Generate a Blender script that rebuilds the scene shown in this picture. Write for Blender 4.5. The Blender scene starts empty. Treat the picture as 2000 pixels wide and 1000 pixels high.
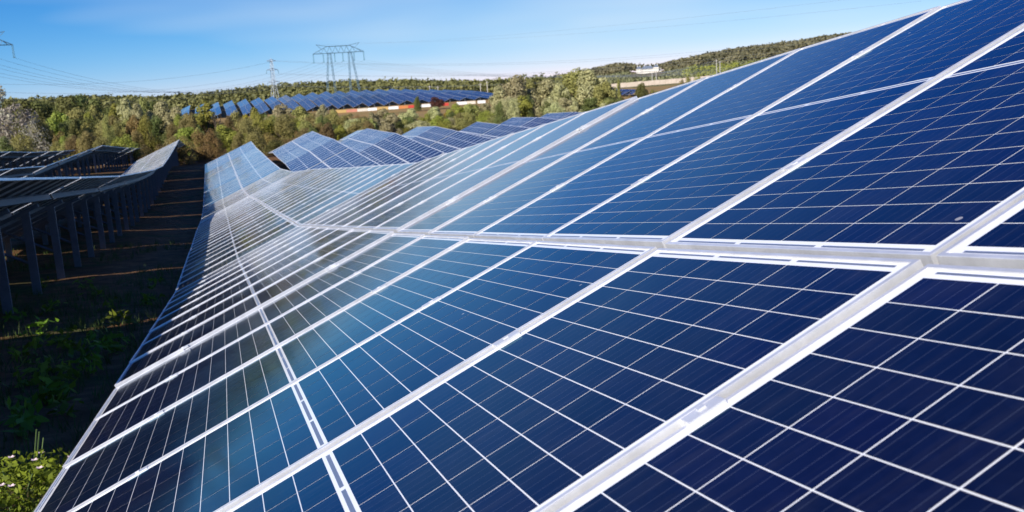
import bpy, bmesh, math, random
import numpy as np
from mathutils import Matrix, Vector

random.seed(7)
rng = np.random.default_rng(7)
R = math.radians
sc = bpy.context.scene
COL = sc.collection

# ------------------------------------------------------------------ camera
F_PX = 1879.99                      # focal length in pixels of a 2000 px wide picture
CAM = np.array([0.752631, -6.264316, 1.720088])
RW = np.array([[0.951996, -0.299172, -0.064798],     # right
               [-0.114477, -0.151633, -0.981785],    # down
               [0.283897, 0.942074, -0.178602]])     # forward
cd = bpy.data.cameras.new('camera')
cam = bpy.data.objects.new('camera', cd)
COL.objects.link(cam)
cd.sensor_width = 36.0
cd.lens = F_PX / 2000 * 36
cd.clip_start = 0.05
cd.clip_end = 12000
cd.dof.use_dof = True
cd.dof.focus_distance = 3.2
cd.dof.aperture_fstop = 8.0
M = Matrix.Identity(4)
for i in range(3):
    M[i][0] = RW[0][i]
    M[i][1] = -RW[1][i]
    M[i][2] = -RW[2][i]
    M[i][3] = CAM[i]
cam.matrix_world = M
sc.camera = cam

# ------------------------------------------------------------------ light
SUN_AZ = math.atan2(-1.0, -0.85)    # clockwise from +Y
SUN_EL = R(31)
w = bpy.data.worlds.new('World')
sc.world = w
w.use_nodes = True
nt = w.node_tree
bg = nt.nodes['Background']
sky = nt.nodes.new('ShaderNodeTexSky')
sky.sky_type = 'NISHITA'
sky.sun_disc = False
sky.sun_elevation = SUN_EL
sky.sun_rotation = SUN_AZ % (2 * math.pi)
sky.air_density = 0.6
sky.dust_density = 0.0
sky.ozone_density = 6.0
SKY_S = 0.11
# deep, clear autumn blue: one colour response for the whole dome
sx = nt.nodes.new('ShaderNodeSeparateColor')
cx = nt.nodes.new('ShaderNodeCombineColor')
nt.links.new(sky.outputs[0], sx.inputs[0])
for ch, pw, am in ((0, 2.0, 1.3), (1, 1.12, 0.70), (2, 0.65, 0.74)):
    m1 = nt.nodes.new('ShaderNodeMath')
    m1.operation = 'MULTIPLY'
    m1.inputs[1].default_value = SKY_S
    nt.links.new(sx.outputs[ch], m1.inputs[0])
    m2 = nt.nodes.new('ShaderNodeMath')
    m2.operation = 'POWER'
    m2.inputs[1].default_value = pw
    nt.links.new(m1.outputs[0], m2.inputs[0])
    m3 = nt.nodes.new('ShaderNodeMath')
    m3.operation = 'MULTIPLY'
    m3.inputs[1].default_value = am / SKY_S
    nt.links.new(m2.outputs[0], m3.inputs[0])
    nt.links.new(m3.outputs[0], cx.inputs[ch])
CIRRUS_LOC = (3.1, 1.1, 0.2)
# thin high cirrus, drawn out in long streaks
tc = nt.nodes.new('ShaderNodeTexCoord')
mp_ = nt.nodes.new('ShaderNodeMapping')
mp_.inputs['Scale'].default_value = (1.5, 1.5, 9.0)
mp_.inputs['Rotation'].default_value = (0.10, 0.10, 0.0)
mp_.inputs['Location'].default_value = CIRRUS_LOC
nt.links.new(tc.outputs['Generated'], mp_.inputs['Vector'])
nz = nt.nodes.new('ShaderNodeTexNoise')
nz.inputs['Scale'].default_value = 1.0
nz.inputs['Detail'].default_value = 3
nz.inputs['Roughness'].default_value = 0.55
nt.links.new(mp_.outputs[0], nz.inputs['Vector'])
cr = nt.nodes.new('ShaderNodeValToRGB')
cr.color_ramp.elements[0].position = 0.45
cr.color_ramp.elements[0].color = (0, 0, 0, 1)
cr.color_ramp.elements[1].position = 0.78
cr.color_ramp.elements[1].color = (0.75, 0.75, 0.75, 1)
nt.links.new(nz.outputs['Fac'], cr.inputs['Fac'])
mxw = nt.nodes.new('ShaderNodeMix')
mxw.data_type = 'RGBA'
# the veil looks thicker toward the horizon, where the line of sight runs longer through it
sz = nt.nodes.new('ShaderNodeSeparateXYZ')
nt.links.new(tc.outputs['Generated'], sz.inputs[0])
vz = nt.nodes.new('ShaderNodeMapRange')
vz.inputs['From Min'].default_value = 0.0
vz.inputs['From Max'].default_value = 0.36
vz.inputs['To Min'].default_value = 1.0
vz.inputs['To Max'].default_value = 0.12
nt.links.new(sz.outputs[2], vz.inputs['Value'])
vm = nt.nodes.new('ShaderNodeMath')
vm.operation = 'MULTIPLY'
nt.links.new(cr.outputs[0], vm.inputs[0])
nt.links.new(vz.outputs[0], vm.inputs[1])
nt.links.new(vm.outputs[0], mxw.inputs[0])
nt.links.new(cx.outputs[0], mxw.inputs[6])
mxw.inputs[7].default_value = (0.62 / SKY_S, 0.69 / SKY_S, 0.745 / SKY_S, 1)
nt.links.new(mxw.outputs[2], bg.inputs['Color'])
bg.inputs['Strength'].default_value = SKY_S
sd = bpy.data.lights.new('sun', 'SUN')
sun = bpy.data.objects.new('sun', sd)
COL.objects.link(sun)
sd.energy = 5.0
sd.angle = R(0.53)
sd.color = (1.0, 0.945, 0.87)
sdir = Vector((math.sin(SUN_AZ) * math.cos(SUN_EL), math.cos(SUN_AZ) * math.cos(SUN_EL), math.sin(SUN_EL)))
sun.rotation_euler = sdir.to_track_quat('Z', 'Y').to_euler()
sun.location = (-30, -12, 40)
sc.view_settings.view_transform = 'Standard'
sc.view_settings.look = 'None'
sc.view_settings.exposure = 0.35
sc.view_settings.gamma = 1.0
sc.cycles.max_bounces = 6
sc.cycles.use_denoising = True

# ------------------------------------------------------------------ helpers
def ray(px, py):
    c = np.array([(px - 1000) / F_PX, (py - 500) / F_PX, 1.0])
    d = c @ RW
    return d / np.linalg.norm(d)

def horizon_y(px):
    return 158 + 0.066 * (1000 - px)

def at(px, py, D):
    """point at horizontal distance D from the camera in the direction of a pixel"""
    d = ray(px, py)
    return CAM + d * (D / math.hypot(d[0], d[1]))

def link(o, parent=None):
    COL.objects.link(o)
    if parent is not None:
        o.parent = parent
    return o

def mesh(name, verts, faces, mats, fmat=None, smooth=False, uv=None):
    me = bpy.data.meshes.new(name)
    me.from_pydata([tuple(v) for v in verts], [], [tuple(f) for f in faces])
    for m in (mats if isinstance(mats, (list, tuple)) else [mats]):
        me.materials.append(m)
    if fmat is not None:
        me.polygons.foreach_set('material_index', list(fmat))
    if smooth:
        me.polygons.foreach_set('use_smooth', [True] * len(me.polygons))
    if uv is not None:
        l = me.uv_layers.new(name='UVMap')
        l.data.foreach_set('uv', np.asarray(uv, dtype=np.float32).ravel())
    me.update()
    return me

def ob(name, me, parent=None, mat4=None):
    o = bpy.data.objects.new(name, me)
    link(o, parent)
    if mat4 is not None:
        o.matrix_local = mat4
    return o

def tag(o, label=None, cat=None, group=None, kind=None):
    if label:
        o['label'] = label
    if cat:
        o['category'] = cat
    if group:
        o['group'] = group
    if kind:
        o['kind'] = kind
    return o

def empty(name, loc, label=None, cat=None, group=None):
    o = bpy.data.objects.new(name, None)
    o.empty_display_size = 0.3
    link(o)
    o.location = [float(v) for v in loc]
    return tag(o, label, cat, group)

class MB:
    def __init__(s):
        s.v = []
        s.f = []
        s.m = []
        s.uv = []
    def quad(s, a, b, c, d, m=0, uv=None):
        n = len(s.v)
        s.v += [tuple(a), tuple(b), tuple(c), tuple(d)]
        s.f.append((n, n + 1, n + 2, n + 3))
        s.m.append(m)
        s.uv += uv if uv else [(0, 0)] * 4
    def box(s, x0, x1, y0, y1, z0, z1, m=0):
        n = len(s.v)
        s.v += [(x0, y0, z0), (x1, y0, z0), (x1, y1, z0), (x0, y1, z0),
                (x0, y0, z1), (x1, y0, z1), (x1, y1, z1), (x0, y1, z1)]
        for f in ((3, 2, 1, 0), (4, 5, 6, 7), (0, 1, 5, 4), (1, 2, 6, 5), (2, 3, 7, 6), (3, 0, 4, 7)):
            s.f.append(tuple(n + i for i in f))
            s.m.append(m)
            s.uv += [(0, 0)] * 4
    def bar(s, a, b, r, m=0, sides=4, r2=None):
        a = Vector(a)
        b = Vector(b)
        d = (b - a)
        if d.length < 1e-6:
            return
        d.normalize()
        u = d.orthogonal().normalized()
        w_ = d.cross(u)
        n = len(s.v)
        r2 = r if r2 is None else r2
        for p, rr in ((a, r), (b, r2)):
            for k in range(sides):
                t = 2 * math.pi * (k + .5) / sides
                s.v.append(tuple(p + u * (rr * math.cos(t)) + w_ * (rr * math.sin(t))))
        for k in range(sides):
            k2 = (k + 1) % sides
            s.f.append((n + k, n + k2, n + sides + k2, n + sides + k))
            s.m.append(m)
            s.uv += [(0, 0)] * 4
        s.f.append(tuple(n + sides - 1 - k for k in range(sides)))
        s.m.append(m)
        s.uv += [(0, 0)] * sides
        s.f.append(tuple(n + sides + k for k in range(sides)))
        s.m.append(m)
        s.uv += [(0, 0)] * sides
    def mesh(s, name, mats, smooth=False):
        return mesh(name, s.v, s.f, mats, s.m, smooth, s.uv)

# ------------------------------------------------------------------ materials
def principled(name, color, rough=0.6, metal=0.0, spec=0.5):
    m = bpy.data.materials.new(name)
    m.use_nodes = True
    b = m.node_tree.nodes['Principled BSDF']
    b.inputs['Base Color'].default_value = (*color, 1)
    b.inputs['Roughness'].default_value = rough
    b.inputs['Metallic'].default_value = metal
    b.inputs['Specular IOR Level'].default_value = spec
    return m, m.node_tree, b

def N(nt, t, **kw):
    n = nt.nodes.new(t)
    for k, v in kw.items():
        setattr(n, k, v)
    return n

def ramp(nt, fac, stops):
    r = N(nt, 'ShaderNodeValToRGB')
    el = r.color_ramp.elements
    while len(el) < len(stops):
        el.new(0.5)
    for e, (p, c) in zip(el, stops):
        e.position = p
        e.color = (*c, 1) if len(c) == 3 else c
    nt.links.new(fac, r.inputs['Fac'])
    return r

def mathn(nt, op, a, b=None, c=None):
    n = N(nt, 'ShaderNodeMath', operation=op)
    for i, v in enumerate((a, b, c)):
        if v is None:
            continue
        if isinstance(v, (int, float)):
            n.inputs[i].default_value = v
        else:
            nt.links.new(v, n.inputs[i])
    return n.outputs[0]

def mixc(nt, fac, a, b, mode='MIX'):
    n = N(nt, 'ShaderNodeMix', data_type='RGBA', blend_type=mode)
    for i, v in ((0, fac), (6, a), (7, b)):
        if isinstance(v, (int, float)):
            n.inputs[i].default_value = v
        elif isinstance(v, tuple):
            n.inputs[i].default_value = (*v, 1)
        else:
            nt.links.new(v, n.inputs[i])
    return n.outputs[2]

def noise(nt, scale, detail=4, rough=0.55, vec=None):
    n = N(nt, 'ShaderNodeTexNoise')
    n.inputs['Scale'].default_value = scale
    n.inputs['Detail'].default_value = detail
    n.inputs['Roughness'].default_value = rough
    if vec is not None:
        nt.links.new(vec, n.inputs['Vector'])
    return n.outputs['Fac']

COAT_ROUGH = 0.10
def glassy(nt, b, rough=COAT_ROUGH, tint=None):
    b.inputs['IOR'].default_value = 1.42
    b.inputs['Specular IOR Level'].default_value = 0.5
    if tint:
        b.inputs['Specular Tint'].default_value = (*tint, 1)   # anti-reflective coating
    # faint uneven film of dust makes the sheen uneven
    g = N(nt, 'ShaderNodeNewGeometry')
    f = noise(nt, 1.3, 5, 0.6, g.outputs['Position'])
    mr = N(nt, 'ShaderNodeMapRange')
    mr.inputs['From Min'].default_value = 0.3
    mr.inputs['From Max'].default_value = 0.75
    mr.inputs['To Min'].default_value = rough * 0.6
    mr.inputs['To Max'].default_value = rough * 1.7
    nt.links.new(f, mr.inputs['Value'])
    nt.links.new(mr.outputs[0], b.inputs['Roughness'])

def make_cell_material(name, far):
    m, nt, b = principled(name, (0.004, 0.009, 0.06), 0.45)
    glassy(nt, b, tint=(0.2, 0.6, 1.0))
    g = N(nt, 'ShaderNodeNewGeometry')
    vor = N(nt, 'ShaderNodeTexVoronoi')
    vor.inputs['Scale'].default_value = 55
    nt.links.new(g.outputs['Position'], vor.inputs['Vector'])
    grain = ramp(nt, vor.outputs['Color'], [(0.0, (0.0024, 0.0042, 0.0185)), (1.0, (0.0048, 0.0078, 0.0325))]).outputs[0]
    tint = noise(nt, 0.7, 3, 0.5, g.outputs['Position'])
    col = mixc(nt, tint, grain, (0.0035, 0.0045, 0.026))
    uv = N(nt, 'ShaderNodeUVMap')
    sep = N(nt, 'ShaderNodeSeparateXYZ')
    nt.links.new(uv.outputs[0], sep.inputs[0])
    # five thin silver conductor strips per cell, running up the slope
    fr = mathn(nt, 'FRACT', mathn(nt, 'MULTIPLY', sep.outputs[0], 5.0))
    d = mathn(nt, 'ABSOLUTE', mathn(nt, 'SUBTRACT', fr, 0.5))
    bus = mathn(nt, 'LESS_THAN', d, 0.016)
    col = mixc(nt, mathn(nt, 'MULTIPLY', bus, 0.38), col, (0.11, 0.13, 0.19))
    if far:
        fx = mathn(nt, 'ABSOLUTE', mathn(nt, 'SUBTRACT', mathn(nt, 'FRACT', sep.outputs[0]), 0.5))
        fy = mathn(nt, 'ABSOLUTE', mathn(nt, 'SUBTRACT', mathn(nt, 'FRACT', sep.outputs[1]), 0.5))
        line = mathn(nt, 'MAXIMUM', mathn(nt, 'GREATER_THAN', fx, 0.489), mathn(nt, 'GREATER_THAN', fy, 0.478))
        col = mixc(nt, mathn(nt, 'MULTIPLY', line, 0.3), col, (0.78, 0.79, 0.8))
    # dust film and sparse specks
    dust = ramp(nt, noise(nt, 6.0, 6, 0.65, g.outputs['Position']), [(0.45, (0, 0, 0)), (0.85, (0.025, 0.025, 0.025))]).outputs[0]
    col = mixc(nt, dust, col, (0.33, 0.31, 0.28))
    mpg = N(nt, 'ShaderNodeMapping')
    mpg.inputs['Scale'].default_value = (1.0, 16.0, 1.0)      # dried run-off streaks down the slope
    nt.links.new(g.outputs['Position'], mpg.inputs['Vector'])
    streak = ramp(nt, noise(nt, 1.6, 5, 0.6, mpg.outputs[0]), [(0.5, (0, 0, 0)), (0.8, (0.026, 0.026, 0.026))]).outputs[0]
    col = mixc(nt, streak, col, (0.36, 0.34, 0.3))
    sv = N(nt, 'ShaderNodeTexVoronoi')
    sv.inputs['Scale'].default_value = 9
    nt.links.new(g.outputs['Position'], sv.inputs['Vector'])
    sel = N(nt, 'ShaderNodeSeparateColor')
    nt.links.new(sv.outputs['Color'], sel.inputs[0])
    size = mathn(nt, 'MULTIPLY', mathn(nt, 'POWER', sel.outputs[0], 11.0), 0.075)
    spot = mathn(nt, 'LESS_THAN', sv.outputs['Distance'], size)
    col = mixc(nt, mathn(nt, 'MULTIPLY', spot, 0.55), col, (0.6, 0.58, 0.55))
    oi = N(nt, 'ShaderNodeObjectInfo')
    hs = N(nt, 'ShaderNodeHueSaturation')
    nt.links.new(col, hs.inputs['Color'])
    nt.links.new(mathn(nt, 'ADD', 0.82, mathn(nt, 'MULTIPLY', oi.outputs['Random'], 0.36)), hs.inputs['Value'])
    nt.links.new(mathn(nt, 'ADD', 0.484, mathn(nt, 'MULTIPLY', oi.outputs['Random'], 0.018)), hs.inputs['Hue'])
    nt.links.new(hs.outputs[0], b.inputs['Base Color'])
    # anti-reflective coated glass: blue-tinted mirror weighted by the Fresnel term
    rgh = b.inputs['Roughness'].links[0].from_socket
    b.inputs['Specular IOR Level'].default_value = 0.0
    gl = N(nt, 'ShaderNodeBsdfGlossy')
    gl.inputs['Color'].default_value = (0.40, 0.80, 1.0, 1)
    nt.links.new(rgh, gl.inputs['Roughness'])
    fr_ = N(nt, 'ShaderNodeFresnel')
    fr_.inputs['IOR'].default_value = 1.40
    # like any coating it loses its colour at grazing incidence
    gz = N(nt, 'ShaderNodeMapRange')
    gz.inputs['From Min'].default_value = 0.36
    gz.inputs['From Max'].default_value = 0.60
    nt.links.new(fr_.outputs[0], gz.inputs['Value'])
    nt.links.new(mixc(nt, gz.outputs[0], (0.38, 0.80, 1.0), (1.0, 1.0, 1.0)), gl.inputs['Color'])
    mx = N(nt, 'ShaderNodeMixShader')
    nt.links.new(fr_.outputs[0], mx.inputs[0])
    nt.links.new(b.outputs[0], mx.inputs[1])
    nt.links.new(gl.outputs[0], mx.inputs[2])
    nt.links.new(mx.outputs[0], nt.nodes['Material Output'].inputs['Surface'])
    return m

M_CELL = make_cell_material('solar_cell_blue', False)
M_CELL_FAR = make_cell_material('solar_cells_far', True)
M_SHEET, nt_, b_ = principled('white_backsheet', (0.84, 0.845, 0.85), 0.5)
glassy(nt_, b_)
M_BACK_SHADED, nt_, b_ = principled('shade_toned_back', (0.05, 0.055, 0.06), 0.6)  # underside of the white sheet, its shade painted into the colour
M_RIBBON, nt_, b_ = principled('silver_ribbon', (0.3, 0.34, 0.42), 0.35, 0.6)
def alu(name, c, rough, metal=0.35):
    m, nt, b = principled(name, c, rough, metal)
    g = N(nt, 'ShaderNodeNewGeometry')
    f = noise(nt, 9, 6, 0.7, g.outputs['Position'])
    r = ramp(nt, f, [(0.3, tuple(x * 0.82 for x in c)), (0.7, tuple(min(1, x * 1.12) for x in c))])
    nt.links.new(r.outputs[0], b.inputs['Base Color'])
    return m
M_FRAME = alu('anodised_aluminium', (0.79, 0.79, 0.785), 0.36, 0.5)
M_CLAMP = alu('clamp_aluminium', (0.74, 0.745, 0.75), 0.4, 0.45)
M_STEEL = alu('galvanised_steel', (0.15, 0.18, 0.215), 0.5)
M_PYLON = alu('pylon_steel', (0.12, 0.22, 0.30), 0.6)
M_PYLON_PALE = alu('pale_pylon_steel', (0.42, 0.46, 0.5), 0.6)
M_WIRE, _, _ = principled('conductor', (0.16, 0.19, 0.23), 0.7)
M_INSUL, _, _ = principled('insulator_glass', (0.12, 0.26, 0.34), 0.3)

def ground_material():
    m, nt, b = principled('ground_soil_grass', (0.1, 0.08, 0.05), 0.95, 0, 0.15)
    g = N(nt, 'ShaderNodeNewGeometry')
    P = g.outputs['Position']
    sep = N(nt, 'ShaderNodeSeparateXYZ')
    nt.links.new(P, sep.inputs[0])
    soil = ramp(nt, noise(nt, 2.2, 9, 0.7, P), [(0.3, (0.075, 0.037, 0.015)), (0.55, (0.19, 0.10, 0.04)), (0.75, (0.3, 0.18, 0.08))]).outputs[0]
    grass = ramp(nt, noise(nt, 6.0, 8, 0.7, P), [(0.3, (0.025, 0.045, 0.012)), (0.7, (0.085, 0.115, 0.03))]).outputs[0]
    near = ramp(nt, noise(nt, 0.45, 5, 0.6, P), [(0.54, (0, 0, 0)), (0.66, (1, 1, 1))]).outputs[0]
    col = mixc(nt, near, soil, grass)
    dry = ramp(nt, noise(nt, 0.12, 8, 0.7, P), [(0.3, (0.14, 0.13, 0.045)), (0.5, (0.3, 0.2, 0.075)), (0.68, (0.34, 0.19, 0.07)), (0.8, (0.12, 0.12, 0.04))]).outputs[0]
    mr = N(nt, 'ShaderNodeMapRange')
    mr.inputs['From Min'].default_value = 170
    mr.inputs['From Max'].default_value = 260
    nt.links.new(sep.outputs[1], mr.inputs['Value'])
    col = mixc(nt, mr.outputs[0], col, dry)
    far = ramp(nt, noise(nt, 0.02, 8, 0.7, P), [(0.35, (0.07, 0.075, 0.028)), (0.62, (0.24, 0.18, 0.085))]).outputs[0]
    mr2 = N(nt, 'ShaderNodeMapRange')
    mr2.inputs['From Min'].default_value = 455
    mr2.inputs['From Max'].default_value = 520
    nt.links.new(sep.outputs[1], mr2.inputs['Value'])
    col = mixc(nt, mr2.outputs[0], col, far)
    nt.links.new(col, b.inputs['Base Color'])
    bump = N(nt, 'ShaderNodeBump')
    bump.inputs['Strength'].default_value = 0.8
    bump.inputs['Distance'].default_value = 0.06
    nt.links.new(noise(nt, 5, 8, 0.75, P), bump.inputs['Height'])
    nt.links.new(bump.outputs[0], b.inputs['Normal'])
    return m
M_GROUND = ground_material()

def leaf_material(name, dark, light, trans=0.25, hue=0.03, nscale=0.9, nw=0.8):
    m, nt, b = principled(name, light, 0.65, 0, 0.25)
    g = N(nt, 'ShaderNodeNewGeometry')
    oi = N(nt, 'ShaderNodeObjectInfo')
    f = mathn(nt, 'ADD', mathn(nt, 'MULTIPLY', g.outputs['Random Per Island'], 1.1 - nw),
              mathn(nt, 'MULTIPLY', noise(nt, nscale, 3, 0.6, g.outputs['Position']), nw))
    col = ramp(nt, f, [(0.15, dark), (0.9, light)]).outputs[0]
    hs = N(nt, 'ShaderNodeHueSaturation')
    nt.links.new(col, hs.inputs['Color'])
    nt.links.new(mathn(nt, 'ADD', 0.5 - hue, mathn(nt, 'MULTIPLY', oi.outputs['Random'], 2 * hue)), hs.inputs['Hue'])
    nt.links.new(mathn(nt, 'ADD', 0.8, mathn(nt, 'MULTIPLY', oi.outputs['Random'], 0.4)), hs.inputs['Value'])
    nt.links.new(hs.outputs[0], b.inputs['Base Color'])
    tr = N(nt, 'ShaderNodeBsdfTranslucent')
    nt.links.new(hs.outputs[0], tr.inputs['Color'])
    mx = N(nt, 'ShaderNodeMixShader')
    mx.inputs[0].default_value = trans
    out = nt.nodes['Material Output']
    nt.links.new(b.outputs[0], mx.inputs[1])
    nt.links.new(tr.outputs[0], mx.inputs[2])
    nt.links.new(mx.outputs[0], out.inputs['Surface'])
    return m

LEAF = {
    'willow': leaf_material('willow_leaves', (0.1536, 0.1664, 0.0576), (0.6656, 0.6144, 0.3072)),
    'olive': leaf_material('olive_leaves', (0.1088, 0.1216, 0.0282), (0.4736, 0.4352, 0.1408)),
    'yellowgreen': leaf_material('yellow_green_leaves', (0.128, 0.1536, 0.0192), (0.4224, 0.4096, 0.0768)),
    'dark': leaf_material('dark_leaves', (0.0576, 0.0704, 0.0179), (0.2176, 0.2304, 0.064)),
    'brown': leaf_material('brown_green_leaves', (0.096, 0.0832, 0.0256), (0.3456, 0.2752, 0.096)),
    'yellow': leaf_material('autumn_yellow_leaves', (0.22, 0.16, 0.015), (0.6, 0.42, 0.03)),
    'silver': leaf_material('silver_white_leaves', (0.2, 0.185, 0.13), (0.52, 0.48, 0.36)),
    'red': leaf_material('dark_red_leaves', (0.035, 0.01, 0.012), (0.13, 0.035, 0.035)),
    'orange': leaf_material('orange_leaves', (0.14, 0.105, 0.028), (0.38, 0.28, 0.09)),
    'grass': leaf_material('grass_blades', (0.03, 0.055, 0.012), (0.12, 0.17, 0.035)),
    'herb': leaf_material('herb_leaves', (0.022, 0.055, 0.006), (0.30, 0.42, 0.032), 0.35),
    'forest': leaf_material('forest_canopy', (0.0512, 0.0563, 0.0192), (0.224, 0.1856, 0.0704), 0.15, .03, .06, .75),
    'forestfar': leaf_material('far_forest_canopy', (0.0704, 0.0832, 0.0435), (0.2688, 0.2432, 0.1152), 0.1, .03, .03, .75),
}
M_BARK, nt_, b_ = principled('bark', (0.1, 0.075, 0.055), 0.9)

# ------------------------------------------------------------------ terrain
ALPHA = R(22.638)
PITCH = 5.6                          # spacing of the rows
TOPDROP = 4.03 * math.sin(ALPHA)     # top edge above bottom edge
TABLE_TOP_H = 2.1                    # top edge above the ground
STEP = 8.2                           # spacing of table ends along a row
# height of each row's top edge along Y
PROF = {
    'L3': [(20, .9), (45, 0.1), (54, -.25), (62, -.55), (70.5, -.92), (79, -1.38), (88, -1.78), (97, -2.15), (106, -2.5)],
    'L2': [(0, 2.0), (14, .8), (23, .2), (31, -.18), (39.5, -.57), (48.2, -1.02), (57, -1.06), (66, -1.10), (76, -1.17), (84, -1.6), (92, -2.05), (101, -2.5), (112, -3.05), (125, -3.6)],
    'L1': [(-14, 2.4), (-1.72, 1.60), (6.64, .97), (15, .37), (23.36, -.22), (31.72, -.70), (40.08, -1.17), (48.44, -1.52), (56.8, -1.56), (65.16, -1.52), (73.52, -1.46), (81.88, -1.40), (90.24, -1.95), (98.6, -2.5), (107, -3.0)],
    'M': [(-16, 3.49), (-8.2, 2.545), (0, 1.553), (8.2, .58), (16.4, -.03), (24.6, -.61), (32.8, -1.27), (41, -1.68), (49.2, -1.76), (57.4, -1.76), (65.6, -1.79), (73.8, -1.66), (82, -2.15), (95, -2.6)],
    'R1': [(0, .8), (20, -1.0), (36, -2.3), (44.2, -2.48), (50.8, -2.25), (59.2, -1.98), (67.2, -1.70), (74.4, -1.68), (81, -1.57), (89.3, -2.0), (98, -2.7)],
    'R2': [(0, .3), (25, -1.6), (45, -2.75), (54.4, -2.52), (62.6, -2.15), (70.8, -1.79), (77.2, -1.82), (83.6, -1.80), (91.9, -2.2), (100, -2.7)],
    'R3': [(0, .2), (30, -1.9), (48, -2.7), (56.2, -2.5), (64.4, -2.33), (72.8, -2.1), (81, -1.91), (93, -2.3), (101, -2.7)],
    'R4': [(0, .1), (40, -2.3), (62, -2.3), (70.4, -2.2), (78.8, -2.12), (87.2, -2.04), (98, -2.5)],
    'R5': [(0, 0.0), (40, -2.2), (60, -2.3), (76.5, -2.1), (84.8, -1.97), (93.2, -2.12), (102, -2.5)],
    'R6': [(0, 0.0), (40, -2.2), (60, -2.2), (73, -2.0), (81.2, -1.95), (89.4, -1.9), (97.6, -2.15), (110, -2.6)],
}
ROWX = {'L3': -1.88 - 2 * PITCH - 3.72, 'L2': -1.88 - PITCH - 3.72, 'L1': -5.6, 'M': 0.0, 'R1': 5.8, 'R2': 11.2, 'R3': 16.8, 'R4': 22.4, 'R5': 28.0, 'R6': 33.6}
_rows = ['L3', 'L2', 'L1', 'M', 'R1', 'R2', 'R3', 'R4', 'R5', 'R6']
_rx = np.array([ROWX[r] + 1.86 for r in _rows])

def smooth(t, a, b):
    t = np.clip((t - a) / (b - a), 0, 1)
    return t * t * (3 - 2 * t)

def near_h(X, Y):
    hs = np.array([np.interp(Y, [p[0] for p in PROF[r]], [p[1] for p in PROF[r]]) for r in _rows])
    X = np.atleast_1d(X)
    i = np.clip(np.searchsorted(_rx, X) - 1, 0, len(_rx) - 2)
    t = np.clip((X - _rx[i]) / (_rx[i + 1] - _rx[i]), 0, 1)
    k = np.arange(len(X))
    return hs[i, k] * (1 - t) + hs[i + 1, k] * t - TABLE_TOP_H

SKY_AZ = [-60, -20, -10.4, -5.4, -2.6, 0, 2.7, 5.5, 8.5, 11.4, 14.5, 17.5, 20, 24, 60]
SKY_H = [2, 2, 1.5, .5, -2.6, -2.2, -.4, .6, -.6, -2.2, -5.6, -7.2, -8.5, -8.5, -7]
HILL_AZ = [19, 20.5, 21.6, 22.5, 23.5, 24.3, 25.3, 26.4, 27.8, 29.2, 30.7, 32, 34.9, 40, 60]
HILL_H = [-8, -6, -1, 5, 9, 8, 2, 6, 11, 18, 21, 23, 30, 34, 34]

def far_h(X, Y):
    dx = X - CAM[0]
    dy = Y - CAM[1]
    D = np.hypot(dx, dy)
    az = np.degrees(np.arctan2(dx, dy))
    h = np.interp(D, [0, 100, 130, 170, 240, 310, 345, 5000], [-3.5, -4.1, -4.7, -5.6, -6.4, -6.3, -5.2, -5.2])
    # hillside with the far tables
    crest = np.interp(X, [-60, -10, 12, 45, 75, 105, 125, 180], [0, 3.6, 4.7, 5.8, 5.2, 2.6, 1.2, 0])
    h = h + crest * smooth(D, 348, 428) * (1 - smooth(D, 440, 520))
    ridge = np.interp(az, SKY_AZ, SKY_H)
    front = np.abs(az) < 75
    h = np.where(front, h * (1 - smooth(D, 500, 640)) + ridge * smooth(D, 500, 640), h)
    hill = np.interp(az, HILL_AZ, HILL_H, left=0, right=30)
    h = np.where((az > 19) & (az < 75), h + (hill + 6) * smooth(D, 900, 1700), h)
    h = h + 22 * smooth(D, 2500, 4000) * (1 - smooth(D, 4200, 5200)) * np.where((az > 19) & (az < 75), 0, .1)
    return h

def ground_h(X, Y):
    X = np.atleast_1d(np.asarray(X, float))
    Y = np.atleast_1d(np.asarray(Y, float))
    a = near_h(X, Y)
    b = far_h(X, Y)
    t = np.maximum(smooth(Y, 96, 130), np.maximum(smooth(X, 45, 75), smooth(-X, 26, 60)))
    return a * (1 - t) + b * t

def gh(x, y):
    return float(ground_h(x, y)[0])

def build_ground():
    rings = [0.0] + list(np.geomspace(0.5, 6000, 330))
    seg = 300
    th = np.linspace(0, 2 * math.pi, seg, endpoint=False)
    vs = [(0, 0)]
    for r in rings[1:]:
        for t in th:
            vs.append((r * math.sin(t), r * math.cos(t)))
    vs = np.array(vs)
    z = ground_h(vs[:, 0], vs[:, 1])
    d = np.hypot(vs[:, 0], vs[:, 1])
    z = z + np.where(d < 140, 0.03 * np.sin(vs[:, 0] * 2.1 + 1.3 * np.sin(vs[:, 1] * 1.1)) * np.cos(vs[:, 1] * 1.7 + vs[:, 0]), 0)
    faces = [(0, 1 + (k + 1) % seg, 1 + k) for k in range(seg)]
    nr = len(rings) - 1
    for i in range(nr - 1):
        a = 1 + i * seg
        b = a + seg
        for k in range(seg):
            k2 = (k + 1) % seg
            faces.append((a + k, a + k2, b + k2, b + k))
    me = mesh('ground', np.c_[vs, z], faces, M_GROUND, smooth=True)
    o = ob('ground', me)
    tag(o, kind='structure')
build_ground()

# ------------------------------------------------------------------ solar panel meshes (x up the slope, y along the row, z out)
PL, PWD = 2.01, 1.006
PP = 1.02                            # panel pitch along the row
VGAP = 0.02
LIP = 0.0105
FH = 0.038
ZG = -0.0030                         # glass below the frame lip
CW, CPW = 0.1550, 0.1585             # cell size / pitch across
CH, CPH = 0.0768, 0.0795             # half cell size / pitch along
MIDG = 0.026

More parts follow.
